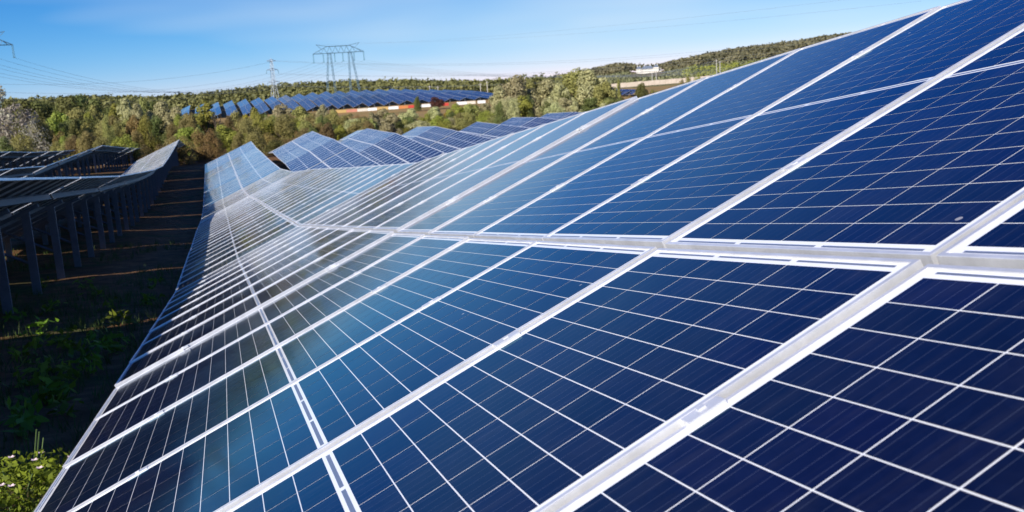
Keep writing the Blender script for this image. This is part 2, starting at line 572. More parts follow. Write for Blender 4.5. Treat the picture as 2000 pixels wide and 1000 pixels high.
def cell_rects():
    out = []
    x0 = -PL / 2 + (PL - (24 * CPH + MIDG)) / 2
    y0 = -PWD / 2 + (PWD - 6 * CPW) / 2
    for i in range(24):
        xs = x0 + i * CPH + (MIDG if i >= 12 else 0) + (CPH - CH) / 2
        for j in range(6):
            ys = y0 + j * CPW + (CPW - CW) / 2
            out.append((xs, ys))
    return out
RECTS = cell_rects()

def frame_mesh(mb=None, m=0):
    mb = mb or MB()
    L, W, l = PL / 2, PWD / 2, LIP
    # ring profile points: outer bottom, outer top, inner top, inner glass
    def ring(dx, z):
        return [(-L + dx, -W + dx, z), (L - dx, -W + dx, z), (L - dx, W - dx, z), (-L + dx, W - dx, z)]
    rs = [ring(0.028, -FH), ring(0, -FH), ring(0, -0.0008), ring(0.0008, 0), ring(l, 0), ring(l + .0004, ZG - .002)]
    for a, b in zip(rs[:-1], rs[1:]):
        for k in range(4):
            k2 = (k + 1) % 4
            mb.quad(a[k], a[k2], b[k2], b[k], m)
    return mb

def sheet_mesh(mb=None, m0=0, m1=1):
    mb = mb or MB()
    e = LIP * 0.6
    mb.box(-PL / 2 + e, PL / 2 - e, -PWD / 2 + e, PWD / 2 - e, ZG - .006, ZG - .0006, m0)
    mb.m[-6] = 2  # bottom face takes the painted-in shade
    y0 = -PWD / 2 + (PWD - 6 * CPW) / 2
    z = ZG - .0003
    def strip(xc, wd, ya, yb):
        mb.quad((xc - wd, ya, z), (xc + wd, ya, z), (xc + wd, yb, z), (xc - wd, yb, z), m1)
    for k in range(3):
        ya, yb = y0 + 2 * k * CPW + .012, y0 + (2 * k + 2) * CPW - .012
        strip(-PL / 2 + .0215, .0035, ya, yb)
        strip(PL / 2 - .0215, .0035, ya, yb)
        strip(0, .005, ya, yb)
    return mb

def cells_mesh(mb, rects, m=0, thick=False):
    for xs, ys in rects:
        mb.quad((xs, ys, ZG), (xs + CH, ys, ZG), (xs + CH, ys + CW, ZG), (xs, ys + CW, ZG), m,
                [(0, 0), (0, 1), (1, 1), (1, 0)])
    return mb

ME_FRAME = frame_mesh().mesh('panel_frame', [M_FRAME])
ME_SHEET = sheet_mesh().mesh('panel_sheet', [M_SHEET, M_RIBBON, M_BACK_SHADED])
ME_CELLS = cells_mesh(MB(), RECTS).mesh('panel_cells', [M_CELL])
_c = MB()
_c.box(0, CH, 0, CW, ZG - .0005, ZG)
_c.uv = [(0, 0)] * 4 + [(0, 0), (0, 1), (1, 1), (1, 0)] + [(0, 0)] * 16
ME_CELL = _c.mesh('single_cell', [M_CELL])

def far_panel_mesh():
    mb = frame_mesh(MB(), 0)
    e = LIP * .6
    mb.box(-PL / 2 + e, PL / 2 - e, -PWD / 2 + e, PWD / 2 - e, ZG - .006, ZG - .0006, 1)
    mb.m[-6] = 3  # bottom face in the shade-darkened colour here too
    y0, y1 = -3 * CPW, 3 * CPW
    for xa, xb in ((-(MIDG / 2 + 12 * CPH), -MIDG / 2), (MIDG / 2, MIDG / 2 + 12 * CPH)):
        mb.quad((xa, y0, ZG), (xb, y0, ZG), (xb, y1, ZG), (xa, y1, ZG), 2, [(0, 0), (0, 12), (6, 12), (6, 0)])
    return mb.mesh('panel_far', [M_FRAME, M_SHEET, M_CELL_FAR, M_BACK_SHADED])
ME_FAR = far_panel_mesh()

_k = MB()
_k.box(-.035, .035, -.019, .019, -.012, .0028)
_k.box(-.007, .007, -.005, .005, .0028, .006)
ME_CLAMP = _k.mesh('clamp', [M_CLAMP])

TLEN = 8 * PP - .02
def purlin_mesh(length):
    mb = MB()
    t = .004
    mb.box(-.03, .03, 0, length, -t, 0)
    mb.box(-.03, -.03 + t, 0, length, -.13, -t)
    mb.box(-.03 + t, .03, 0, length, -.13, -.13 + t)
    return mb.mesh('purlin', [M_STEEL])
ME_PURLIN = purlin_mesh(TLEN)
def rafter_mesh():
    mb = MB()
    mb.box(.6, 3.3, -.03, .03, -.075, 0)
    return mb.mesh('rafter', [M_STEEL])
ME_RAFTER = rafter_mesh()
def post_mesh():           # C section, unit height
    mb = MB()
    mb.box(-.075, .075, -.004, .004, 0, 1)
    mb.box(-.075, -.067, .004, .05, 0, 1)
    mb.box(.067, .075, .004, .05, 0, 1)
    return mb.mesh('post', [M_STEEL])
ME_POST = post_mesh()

PUR_V = (0.5, 1.45, 2.015, 2.6, 3.4)  # middle purlin added under the panel gap to block the light through it

def basis(beta):
    ca, sa, cb, sb = math.cos(ALPHA), math.sin(ALPHA), math.cos(beta), math.sin(beta)
    v = Vector((ca, -sa * sb, sa * cb))
    r = Vector((0, cb, sb))
    n = v.cross(r)
    return v, r, n

ALL_TABLES = []
SHINGLE = .0040      # panels sit slightly stepped, one behind the other
def make_table(origin, beta, label, group, detail, clamps=True, rack=True, cell_pick=None):
    """origin: near end of the bottom edge; detail 2 = cells, frame and sheet apart, 1 = one mesh per panel"""
    v, r, n = basis(beta)
    O = Vector(origin)
    mid = O + v * 1.9 + r * (TLEN / 2)
    base = Vector((mid.x, mid.y, gh(mid.x, mid.y)))
    t = empty('solar_table', base, label, 'solar table', group)
    ALL_TABLES.append(t)
    Rm = Matrix(((v.x, r.x, n.x), (v.y, r.y, n.y), (v.z, r.z, n.z))).to_4x4()
    def loc(vv, rr, nn=0.0):
        return Matrix.Translation(O + v * vv + r * rr + n * nn - base) @ Rm
    for half in (0, 1):
        for k in range(8):
            jit = Matrix.Translation((0, 0, random.uniform(-.0015, .0015))) @ Matrix.Rotation(random.gauss(-SHINGLE, .0016), 4, 'X') @ Matrix.Rotation(random.gauss(0, .0012), 4, 'Y')
            m4 = loc(half * (PL + VGAP) + PL / 2, k * PP + PWD / 2) @ jit
            if detail == 2:
                p = ob('solar_panel', ME_SHEET, t, m4)
                ob('frame', ME_FRAME, p)
                picks = cell_pick.get((half, k), []) if cell_pick else []
                if not picks:
                    c = ob('cell_grid', ME_CELLS, p)
                    c['kind'] = 'stuff'
                else:
                    for i in picks:
                        c = ob('cell', ME_CELL, p)
                        c.location = (RECTS[i][0], RECTS[i][1], 0)
                    s = set(picks)
                    rest = [q for i, q in enumerate(RECTS) if i not in s]
                    if rest:
                        c = ob('cell_grid', cells_mesh(MB(), rest).mesh('panel_cells_rest', [M_CELL]), p)
                        c['kind'] = 'stuff'
            else:
                p = ob('solar_panel', ME_FAR, t, m4)
            if clamps:
                for vv in (.45, 1.55):
                    vvv = half * (PL + VGAP) + vv + random.uniform(-.03, .03)
                    ob('clamp', ME_CLAMP, t, loc(vvv, k * PP - .01))
                    if k == 7:
                        ob('clamp', ME_CLAMP, t, loc(vvv, 8 * PP - .01))
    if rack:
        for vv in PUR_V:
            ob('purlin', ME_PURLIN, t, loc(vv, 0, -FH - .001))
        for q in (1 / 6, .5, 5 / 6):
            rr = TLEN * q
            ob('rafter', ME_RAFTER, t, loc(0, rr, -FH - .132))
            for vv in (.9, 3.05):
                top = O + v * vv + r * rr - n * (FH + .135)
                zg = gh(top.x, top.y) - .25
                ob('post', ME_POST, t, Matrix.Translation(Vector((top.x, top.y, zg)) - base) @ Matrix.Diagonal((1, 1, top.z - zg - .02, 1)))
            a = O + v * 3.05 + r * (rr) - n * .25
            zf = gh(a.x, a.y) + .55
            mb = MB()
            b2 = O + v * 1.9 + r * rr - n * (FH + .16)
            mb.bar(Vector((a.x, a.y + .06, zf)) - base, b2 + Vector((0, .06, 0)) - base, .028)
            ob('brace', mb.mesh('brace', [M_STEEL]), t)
    return t

# which cells of the two tables in front show largest: these become single cells
def pick_cells(origin, beta, limit):
    v, r, n = (np.array(q) for q in basis(beta))
    O = np.array(origin)
    out = []
    for half in (0, 1):
        for k in range(8):
            c0 = O + v * (half * (PL + VGAP) + PL / 2) + r * (k * PP + PWD / 2)
            for i, (xs, ys) in enumerate(RECTS):
                pts = [c0 + v * (xs + a) + r * (ys + b) for a, b in ((0, 0), (CH, 0), (CH, CW), (0, CW))]
                q = [(p - CAM) @ RW.T for p in pts]
                if min(z[2] for z in q) < .15:
                    continue
                pr = [(1000 + F_PX * z[0] / z[2], 500 + F_PX * z[1] / z[2]) for z in q]
                cx = sum(p[0] for p in pr) / 4
                cy = sum(p[1] for p in pr) / 4
                if not (-10 < cx < 2010 and -10 < cy < 1010):
                    continue
                A = 0
                for m in range(4):
                    x1, y1 = pr[m]
                    x2, y2 = pr[(m + 1) % 4]
                    A += x1 * y2 - x2 * y1
                if abs(A) / 2 > 250:
                    out.append((abs(A) / 2, half, k, i))
    out.sort(reverse=True)
    d = {}
    for _, h, k, i in out[:limit]:
        d.setdefault((h, k), []).append(i)
    return d

ORD = ['first', 'second', 'third', 'fourth', 'fifth', 'sixth', 'seventh', 'eighth', 'ninth', 'tenth', 'eleventh', 'twelfth', 'thirteenth', 'fourteenth', 'fifteenth', 'sixteenth']

def row_tables(row, detail_fn, label_fn, group, xdrift=0.0, gap=.06, pick_fn=None, clamps_fn=None, skip=0, last=None):
    P = PROF[row]
    segs = list(zip(P[:-1], P[1:]))
    if last is not None:
        segs = segs[:last]
    for i, ((ya, za), (yb, zb)) in enumerate(segs):
        if i < skip:
            continue
        beta = math.atan2(zb - za, yb - ya)
        O = (ROWX[row] + xdrift * max(0, ya - 8), ya + gap * .5, za - TOPDROP * math.cos(beta) + gap * .5 * math.tan(beta))
        pk = pick_fn(i, O, beta) if pick_fn else None
        yield i, O, beta, pk

# main row
n_main = 0
for i, O, beta, pk in row_tables('M', None, None, None, 0.0010, .07, lambda i, O, b: pick_cells(O, b, 300) if i in (1, 2) else None, skip=1, last=12):
    # table 1 ends exactly at Y = 0 (its last joint carries the fitted camera)
    if i == 1:
        L = 8 * PP
        O = (0.0, -L * math.cos(beta) + .01, TOPDROP * 0 + L * -math.sin(beta))
    lab = {1: 'blue solar table beside the pink-flowered bush, panel cells large and sharp',
           2: 'second solar table along from the pink-flowered bush, lower edge partly shaded'}.get(i,
          '%s solar table along the row that starts beside the pink-flowered bush' % ORD[i - 1])
    if i > 11:
        break
    make_table(O, beta, lab, 'solar tables of the long row beside the shaded aisle', 2 if i <= 4 else 1, clamps=i <= 4, rack=True, cell_pick=pk)

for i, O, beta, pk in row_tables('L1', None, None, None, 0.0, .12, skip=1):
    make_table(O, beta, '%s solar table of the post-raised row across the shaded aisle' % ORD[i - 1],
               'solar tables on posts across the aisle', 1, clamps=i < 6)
for i, O, beta, pk in row_tables('L2', None, None, None, 0.0, .09, skip=2):
    make_table(O, beta, '%s shade-backed solar table of the second row on posts beyond the shaded aisle' % ORD[i - 2],
               'solar tables in the second row beyond the aisle', 1, clamps=False)
for i, O, beta, pk in row_tables('L3', None, None, None, 0.0, .09, skip=1):
    make_table(O, beta, '%s shade-backed solar table of the third row beyond the shaded aisle, below the trees' % ORD[i - 1],
               'solar tables in the third row beyond the aisle', 1, clamps=False)
for row, sk, last, nm in (('R1', 2, 9, 'first'), ('R2', 2, 8, 'second'), ('R3', 2, 7, 'third'), ('R4', 2, 5, 'fourth'), ('R5', 2, 5, 'fifth'), ('R6', 3, 6, 'sixth')):
    segs = len(PROF[row]) - 1
    lst = list(row_tables(row, None, None, None, 0.0, .05, skip=sk, last=last))
    for j, (i, O, beta, pk) in enumerate(lst):
        make_table(O, beta, '%s blue solar table from the willow end in the %s row behind the long row' % (ORD[len(lst) - 1 - j], nm),
                   'blue solar tables in the %s row behind the long row' % nm, 1, clamps=False)

# ------------------------------------------------------------------ tables on the far hillside
def far_table_mesh(L):
    mb = MB()
    W = 4.03
    mb.box(0, 1.99, 0, L, -.04, 0, 0)
    mb.box(2.06, W, 0, L, -.04, 0, 0)
    n = int(L / 1.02)
    for a, b in ((.03, 1.96), (2.09, W - .03)):
        for k in range(n):
            y0 = k * L / n + .02
            y1 = (k + 1) * L / n - .02
            mb.quad((a, y0, .003), (b, y0, .003), (b, y1, .003), (a, y1, .003), 1, [(0, 0), (0, 24), (6, 24), (6, 0)])
    return mb.mesh('far_table', [M_FRAME, M_CELL_FAR])
FARL = 32.0
ORD2 = ORD + ['seventeenth', 'eighteenth', 'nineteenth', 'twentieth', 'twenty-first']
ME_FARTAB = far_table_mesh(FARL)
for k in range(21):
    X = -9.5 + k * PITCH
    for part in (0, 1):
        ya = 357 + part * (FARL + .5) - 0.0012 * X * X * .8
        yb = ya + FARL
        za, zb = gh(X + 1.9, ya) + 2.0, gh(X + 1.9, yb) + 2.0
        beta = math.atan2(zb - za, yb - ya)
        v, r, n = basis(beta)
        base = Vector((X + 1.9, ya, gh(X + 1.9, ya)))
        t = empty('solar_table', base, '%s table of the %s far hillside row, counted from the poplar side' % ('downhill' if part == 0 else 'uphill', ORD2[k]), 'solar table',
                  'solar tables on the far hillside, %s ones' % ('downhill' if part == 0 else 'uphill'))
        O = Vector((X, ya, za - TOPDROP))
        Rm = Matrix(((v.x, r.x, n.x), (v.y, r.y, n.y), (v.z, r.z, n.z))).to_4x4()
        ob('panel_field', ME_FARTAB, t, Matrix.Translation(O - base) @ Rm)
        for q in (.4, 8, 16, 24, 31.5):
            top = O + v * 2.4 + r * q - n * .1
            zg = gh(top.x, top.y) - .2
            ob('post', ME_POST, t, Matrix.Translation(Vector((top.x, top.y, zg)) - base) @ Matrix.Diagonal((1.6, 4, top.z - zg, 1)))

# small group of tables in the field right of the willows
for k, (px, D) in enumerate(((1210, 330), (1226, 326), (1242, 322))):
    p = at(px, 180, D)
    zg = gh(p[0], p[1])
    v, r, n = basis(0.02)
    t = empty('solar_table', (p[0], p[1], zg), 'small distant solar table in the ochre field right of the willows', 'solar table', 'distant solar tables in the ochre field')
    Rm = Matrix(((v.x, r.x, n.x), (v.y, r.y, n.y), (v.z, r.z, n.z))).to_4x4()
    ob('panel_field', ME_FARTAB, t, Matrix.Translation((-1.9, 0, .6)) @ Rm)
    for q in (.5, 10, 20, 31):
        ob('post', ME_POST, t, Matrix.Translation((0.4, q, -.2)) @ Matrix.Diagonal((1.6, 4, 1.7, 1)))

# ------------------------------------------------------------------ foliage
def leaf_quads(centers, normals, size, jitter=.5, aspect=1.6):
    n = len(centers)
    nn = normals + rng.normal(0, jitter, (n, 3))
    nn /= np.linalg.norm(nn, axis=1)[:, None] + 1e-9
    a = np.cross(nn, rng.normal(0, 1, (n, 3)))
    a /= np.linalg.norm(a, axis=1)[:, None] + 1e-9
    b = np.cross(nn, a)
    s = size * rng.uniform(.55, 1.3, n)[:, None]
    a = a * s * .5 * aspect
    b = b * s * .5
    V = np.stack([centers - a, centers + b * .9, centers + a, centers - b], 1).reshape(-1, 3)
    Fq = np.arange(4 * n).reshape(-1, 4)
    return V, Fq

def fast_mesh(name, V, Fq, mat):
    me = bpy.data.meshes.new(name)
    me.vertices.add(len(V))
    me.vertices.foreach_set('co', V.astype(np.float32).ravel())
    me.loops.add(Fq.size)
    me.loops.foreach_set('vertex_index', Fq.astype(np.int32).ravel())
    me.polygons.add(len(Fq))
    me.polygons.foreach_set('loop_start', np.arange(0, Fq.size, Fq.shape[1], dtype=np.int32))
    me.update(calc_edges=True)
    me.materials.append(mat)
    return me

def crown_points(n, lobes, w, h, z0, shape):
    """unit-ish crown: lobes scattered in an envelope; points on and inside the lobes"""
    L = []
    for _ in range(lobes):
        t = rng.uniform(0, 1)
        if shape == 'round':
            env = math.sqrt(max(0.02, 1 - (2 * t - .9) ** 2 * .82))
        elif shape == 'column':
            env = .35 + .65 * math.sin(math.pi * min(1, t * .85 + .12))
        else:                                     # shrub
            env = math.sqrt(max(.03, 1 - t * t))
        ang = rng.uniform(0, 2 * math.pi)
        rad = env * w * .5 * math.sqrt(rng.uniform(.1, 1)) * .8
        rr = w * rng.uniform(.15, .30) * (1.1 - .45 * t)
        L.append((rad * math.cos(ang), rad * math.sin(ang), z0 + t * (h - z0) * .93, rr))
    wt = np.array([l[3] ** 2 for l in L])
    idx = rng.choice(len(L), n, p=wt / wt.sum())
    C = np.array([l[:3] for l in L])[idx]
    rr = np.array([l[3] for l in L])[idx]
    d = rng.normal(0, 1, (n, 3))
    d /= np.linalg.norm(d, axis=1)[:, None]
    d[:, 2] = np.where(d[:, 2] < -.4, -d[:, 2], d[:, 2])
    rad = rr * (1.08 - .5 * rng.uniform(0, 1, n) ** 2.2)
    P = C + d * rad[:, None] * np.array([1, 1, 1.15])
    return P, d

def trunk_mesh(h, w, stems):
    mb = MB()
    for s in range(stems):
        a = rng.uniform(0, 6.28)
        lean = .04 + .13 * s / max(1, stems)
        p0 = Vector((math.cos(a) * .08 * s, math.sin(a) * .08 * s, -.15))
        p1 = p0 + Vector((math.cos(a) * lean * h, math.sin(a) * lean * h, h * .45))
        mb.bar(p0, p1, .03 * h * .6, sides=6, r2=.02 * h * .6)
        for q in range(4):
            b = a + rng.uniform(-2, 2)
            p2 = p1 + Vector((math.cos(b) * w * .26, math.sin(b) * w * .26, h * rng.uniform(.15, .4)))
            mb.bar(p1, p2, .02 * h * .5, sides=5, r2=.006 * h)
    return mb.mesh('trunk', [M_BARK])

PROTO = {}
def proto(kind, shape, var):
    key = (kind, shape, var)
    if key not in PROTO:
        lob = {'round': 21, 'column': 22, 'shrub': 15}[shape]
        w = {'round': .85, 'column': .42, 'shrub': 1.25}[shape]
        n = {'round': 8000, 'column': 4200, 'shrub': 5200}[shape]
        z0 = {'round': .12, 'column': .08, 'shrub': .03}[shape]
        P, d = crown_points(n, lob, w, 1.0, z0, shape)
        if kind == 'silver':
            n2 = 1500
            P, d = P[:n2], d[:n2]
        V, Fq = leaf_quads(P, d, .033 if shape != 'column' else .028, .36, 1.6)
        V[:, 2] = np.maximum(V[:, 2], 0.0)
        PROTO[key] = (fast_mesh('crown_' + kind, V, Fq, LEAF[kind]), trunk_mesh(1.0, w, 2 if shape != 'shrub' else 3), w)
    return PROTO[key]

TREE_TXT = {
    'willow': ('willow_tree', 'silvery grey-green willow in the tree belt behind the solar tables', 'tree'),
    'olive': ('broadleaf_tree', 'rounded olive-green tree in the belt behind the solar tables', 'tree'),
    'yellowgreen': ('yellow_green_tree', 'bright yellow-green leafy tree in the belt behind the solar tables', 'tree'),
    'dark': ('dark_tree', 'dark green dense tree at the back of the belt under the ridge', 'tree'),
    'brown': ('brown_green_shrub', 'brown-green scrubby bush in the belt behind the solar tables', 'bush'),
    'yellow': ('autumn_shrub', 'yellow autumn shrub among the green belt trees', 'bush'),
    'silver': ('pale_tree', 'pale whitish sparse-leaved tree beside the dark green trees', 'tree'),
    'red': ('red_shrub', 'dark red round shrub standing before the red and white barriers', 'bush'),
    'orange': ('orange_shrub', 'orange-brown autumn bush at the foot of the tree belt', 'bush'),
}
def tree(px, ytop, wpx, D, kind, shape='round', var=None, label=None):
    p = at(px, horizon_y(px), D)
    zg = gh(p[0], p[1])
    ztop = at(px, ytop, D)[2]
    h = max(1.2, ztop - zg)
    var = random.randrange(3) if var is None else var
    crown, trunk, w = proto(kind, shape, var)
    width = wpx * D / 1930.0
    nm, lab, cat = TREE_TXT[kind]
    if shape == 'shrub' and kind in ('willow', 'olive', 'yellowgreen', 'dark'):
        nm = {'willow': 'willow_shrub', 'olive': 'olive_green_shrub', 'yellowgreen': 'yellow_green_shrub', 'dark': 'dark_shrub'}[kind]
        lab = {'willow': 'low silvery grey-green shrub in front of the tree belt', 'olive': 'low olive-green shrub in front of the tree belt',
               'yellowgreen': 'low bright yellow-green shrub in front of the tree belt', 'dark': 'low dark green shrub in front of the tree belt'}[kind]
        cat = 'bush'
    if not label:
        head = lab
        for sp in (' in ', ' at ', ' among ', ' beside ', ' standing '):
            head = head.split(sp)[0]
        if D > 205 and px < 420:
            zone = 'in the back row below the ridge wood'
        elif px < 390:
            zone = 'among the trees between the pale tree and the poplar'
        elif px < 600:
            zone = 'among the trees between the poplar and the ochre barriers'
        elif px < 960:
            zone = 'in the belt below the row of barriers'
        elif px < 1200:
            zone = 'in the tall clump beside the ochre field'
        else:
            zone = 'in the ochre field below the beige wall'
        lab = head + ' ' + zone
        if kind == 'red':
            lab = TREE_TXT['red'][1]
    t = empty(nm, (p[0], p[1], zg), label or lab, cat, None if label or kind == 'red' else lab)
    t.rotation_euler.z = random.uniform(0, 6.28)
    s = width / w
    t.scale = (s, s * random.uniform(.9, 1.1), h)
    ob('crown', crown, t)
    ob('trunk', trunk, t)
    return t

T = tree
# far left
T(4, 170, 45, 138, 'silver', 'column', label='pale whitish tall thin tree rising above the ridge line')
T(26, 205, 80, 134, 'silver')
T(60, 240, 60, 130, 'silver', 'shrub')
for px, y, wd, D in ((58, 200, 60, 225), (95, 192, 70, 230), (130, 195, 65, 215), (165, 192, 70, 235), (195, 199, 60, 225), (228, 204, 60, 245), (20, 196, 60, 240), (262, 204, 55, 260), (300, 203, 55, 260)):
    T(px, y, wd, D, 'dark')
for px, y, wd, D, k in ((85, 222, 60, 165, 'brown'), (118, 224, 60, 160, 'yellowgreen'), (150, 218, 60, 185, 'olive'), (180, 212, 45, 190, 'brown'), (172, 226, 28, 150, 'yellowgreen'),
                        (205, 222, 50, 170, 'brown'), (222, 210, 44, 165, 'yellowgreen'), (245, 199, 44, 160, 'willow'), (268, 208, 34, 158, 'willow'), (284, 200, 40, 170, 'olive'),
                        (312, 204, 52, 160, 'willow'), (338, 214, 44, 158, 'willow'), (360, 226, 40, 150, 'olive')):
    T(px, y, wd, D, k, 'round')
T(397, 193, 40, 150, 'yellowgreen', 'column', label='tall narrow yellow-green poplar before the far hillside tables')
T(375, 222, 24, 148, 'dark', 'column')
# middle
for px, y, wd, D, k, s in ((432, 232, 46, 150, 'brown', 'round'), (455, 222, 36, 165, 'olive', 'round'), (486, 216, 40, 168, 'yellowgreen', 'round'), (474, 232, 26, 150, 'yellow', 'shrub'),
                           (512, 226, 34, 172, 'dark', 'round'), (545, 209, 62, 158, 'willow', 'round'), (578, 213, 55, 150, 'olive', 'round'), (626, 209, 36, 155, 'willow', 'round'),
                           (645, 218, 40, 152, 'olive', 'round'), (604, 226, 40, 145, 'brown', 'round'), (674, 226, 42, 150, 'brown', 'round'), (696, 232, 36, 148, 'orange', 'shrub'),
                           (722, 224, 28, 146, 'willow', 'round'), (741, 216, 42, 148, 'willow', 'round'), (765, 228, 36, 150, 'brown', 'round'), (795, 216, 48, 152, 'willow', 'round'),
                           (826, 226, 34, 150, 'yellowgreen', 'shrub'), (846, 213, 46, 154, 'willow', 'round'), (885, 206, 40, 150, 'yellowgreen', 'round'), (915, 205, 46, 156, 'olive', 'round'),
                           (868, 222, 28, 160, 'yellow', 'shrub'), (945, 205, 40, 158, 'willow', 'round'), (813, 190, 16, 318, 'dark', 'round')):
    T(px, y, wd, D, k, s)
T(850, 190, 26, 322, 'red', 'round')
# big willows right of the middle
for px, y, wd, D, k in ((975, 176, 46, 150, 'willow'), (1002, 154, 66, 152, 'willow'), (1030, 165, 46, 158, 'olive'), (1062, 161, 60, 154, 'willow'), (1092, 168, 48, 150, 'willow'),
                        (1128, 143, 66, 156, 'olive'), (1152, 141, 62, 152, 'willow'), (1182, 163, 44, 150, 'olive'), (1196, 188, 30, 146, 'dark'), (1062, 196, 28, 138, 'willow'), (1012, 192, 40, 140, 'yellowgreen')):
    T(px, y, wd * 1.25, D, k)
# right field bushes
for px, y, wd, D, k, s in ((1253, 164, 26, 262, 'dark', 'round'), (1276, 172, 18, 265, 'brown', 'round'), (1213, 190, 20, 200, 'orange', 'shrub'), (1208, 158, 10, 300, 'olive', 'round'),
                           (1345, 152, 22, 300, 'olive', 'shrub'), (1362, 148, 18, 300, 'yellowgreen', 'shrub'), (1330, 158, 20, 300, 'brown', 'shrub'), (1230, 186, 24, 210, 'orange', 'shrub'), (1290, 182, 20, 230, 'orange', 'shrub')):
    T(px, y, wd, D, k, s)
# shrubs that fill the foot of the belt
for i in range(150):
    px = random.uniform(-40, 1190)
    if px < 420:
        y, D = random.uniform(228, 276), random.uniform(134, 160)
        k = random.choice(['brown', 'olive', 'dark', 'dark', 'yellowgreen', 'olive', 'orange'])
    elif px < 960:
        y, D = random.uniform(228, 258) - (px - 420) * .02, random.uniform(122, 146)
        k = random.choice(['brown', 'olive', 'olive', 'willow', 'dark', 'brown', 'yellowgreen'])
    else:
        y, D = random.uniform(190, 212), random.uniform(122, 150)
        k = random.choice(['willow', 'olive', 'dark', 'dark', 'willow'])
    T(px, y, random.uniform(26, 58), D, k, random.choice(['shrub', 'shrub', 'round']))
for i in range(46):
    px = random.uniform(-20, 620)
    D = random.uniform(122, 136) if px < 300 else random.uniform(106, 124)
    y = random.uniform(262, 292) - max(0, px - 400) * .09
    T(px, y, random.uniform(30, 62), D, random.choice(['brown', 'olive', 'yellowgreen', 'dark', 'orange', 'brown']), 'shrub')

# woods on the ridge: one mass
def forest(name, az0, az1, D0, D1, count, hmin, hmax, width, leaves, size, mat, keep=None):
    az = np.radians(rng.uniform(az0, az1, count))
    D = np.sqrt(rng.uniform(D0 ** 2, D1 ** 2, count))
    X = CAM[0] + D * np.sin(az)
    Y = CAM[1] + D * np.cos(az)
    if keep is not None:
        k = keep(np.degrees(az), D, X, Y)
        X, Y = X[k], Y[k]
    n = len(X)
    Z = ground_h(X, Y)
    h = rng.uniform(hmin, hmax, n)
    w_ = width * rng.uniform(.7, 1.3, n)
    d = rng.normal(0, 1, (n, leaves, 3))
    d /= np.linalg.norm(d, axis=2)[:, :, None]
    d[:, :, 2] = np.abs(d[:, :, 2]) * np.where(rng.uniform(0, 1, (n, leaves)) < .25, -.6, 1)
    C = np.c_[X, Y, Z + h * .55]
    lump = 1 + .22 * np.sin(d[:, :, 0] * 7 + X[:, None]) * np.sin(d[:, :, 1] * 6 + Y[:, None])
    P = C[:, None, :] + d * np.stack([w_ / 2, w_ / 2, h * .45], 1)[:, None, :] * (lump * rng.uniform(.8, 1.08, (n, leaves)))[:, :, None]
    V, Fq = leaf_quads(P.reshape(-1, 3), d.reshape(-1, 3), size, .45, 1.3)
    o = ob(name, fast_mesh(name, V, Fq, mat))
    return o
tag(forest('ridge_wood', -13, 21.5, 520, 900, 3600, 5.5, 10, 9, 46, 1.6, LEAF['forest']),
    'brown-green woodland covering the ridge on the skyline behind the far tables', 'woodland', kind='stuff')
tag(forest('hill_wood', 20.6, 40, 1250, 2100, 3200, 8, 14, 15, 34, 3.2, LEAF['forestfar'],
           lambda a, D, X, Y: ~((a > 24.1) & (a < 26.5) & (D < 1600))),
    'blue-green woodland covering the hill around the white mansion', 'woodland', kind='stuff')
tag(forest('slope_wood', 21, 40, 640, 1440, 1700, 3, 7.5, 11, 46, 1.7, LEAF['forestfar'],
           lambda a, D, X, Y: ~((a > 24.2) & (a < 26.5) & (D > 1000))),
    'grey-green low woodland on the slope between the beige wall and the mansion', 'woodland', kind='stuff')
tag(forest('hill_foot_wood', 27.5, 40, 560, 900, 420, 7, 13, 8, 46, 1.6, LEAF['yellowgreen'], lambda a, D, X, Y: D > 560 + (33 - a) * 25),
    'yellow-green trees along the foot of the hill right of the mast pair', 'woodland', kind='stuff')

# ------------------------------------------------------------------ barriers at the foot of the far hillside
BC = {}
for nm, c in (('white', (.78, .77, .74)), ('red', (.55, .05, .03)), ('orange', (.6, .22, .06)), ('salmon', (.58, .24, .15)), ('ochre', (.55, .36, .12)), ('cream', (.7, .62, .5))):
    m, nt, b = principled('barrier_' + nm, c, .6)
    g = N(nt, 'ShaderNodeNewGeometry')
    r = ramp(nt, noise(nt, 1.2, 6, .7, g.outputs['Position']), [(.3, tuple(x * .75 for x in c)), (.7, c)])
    nt.links.new(r.outputs[0], b.inputs['Base Color'])
    BC[nm] = m
bl = [(80, 205, 'ochre'), (205, 330, 'salmon'), (330, 450, 'cream'), (450, 560, 'white'), (560, 690, 'ochre'), (690, 810, 'white'), (810, 920, 'orange'), (920, 1035, 'red'),
      (1035, 1200, 'white'), (1310, 1390, 'red'), (1480, 1600, 'white'), (1600, 1700, 'cream'), (1720, 1815, 'white')]
seen = {}
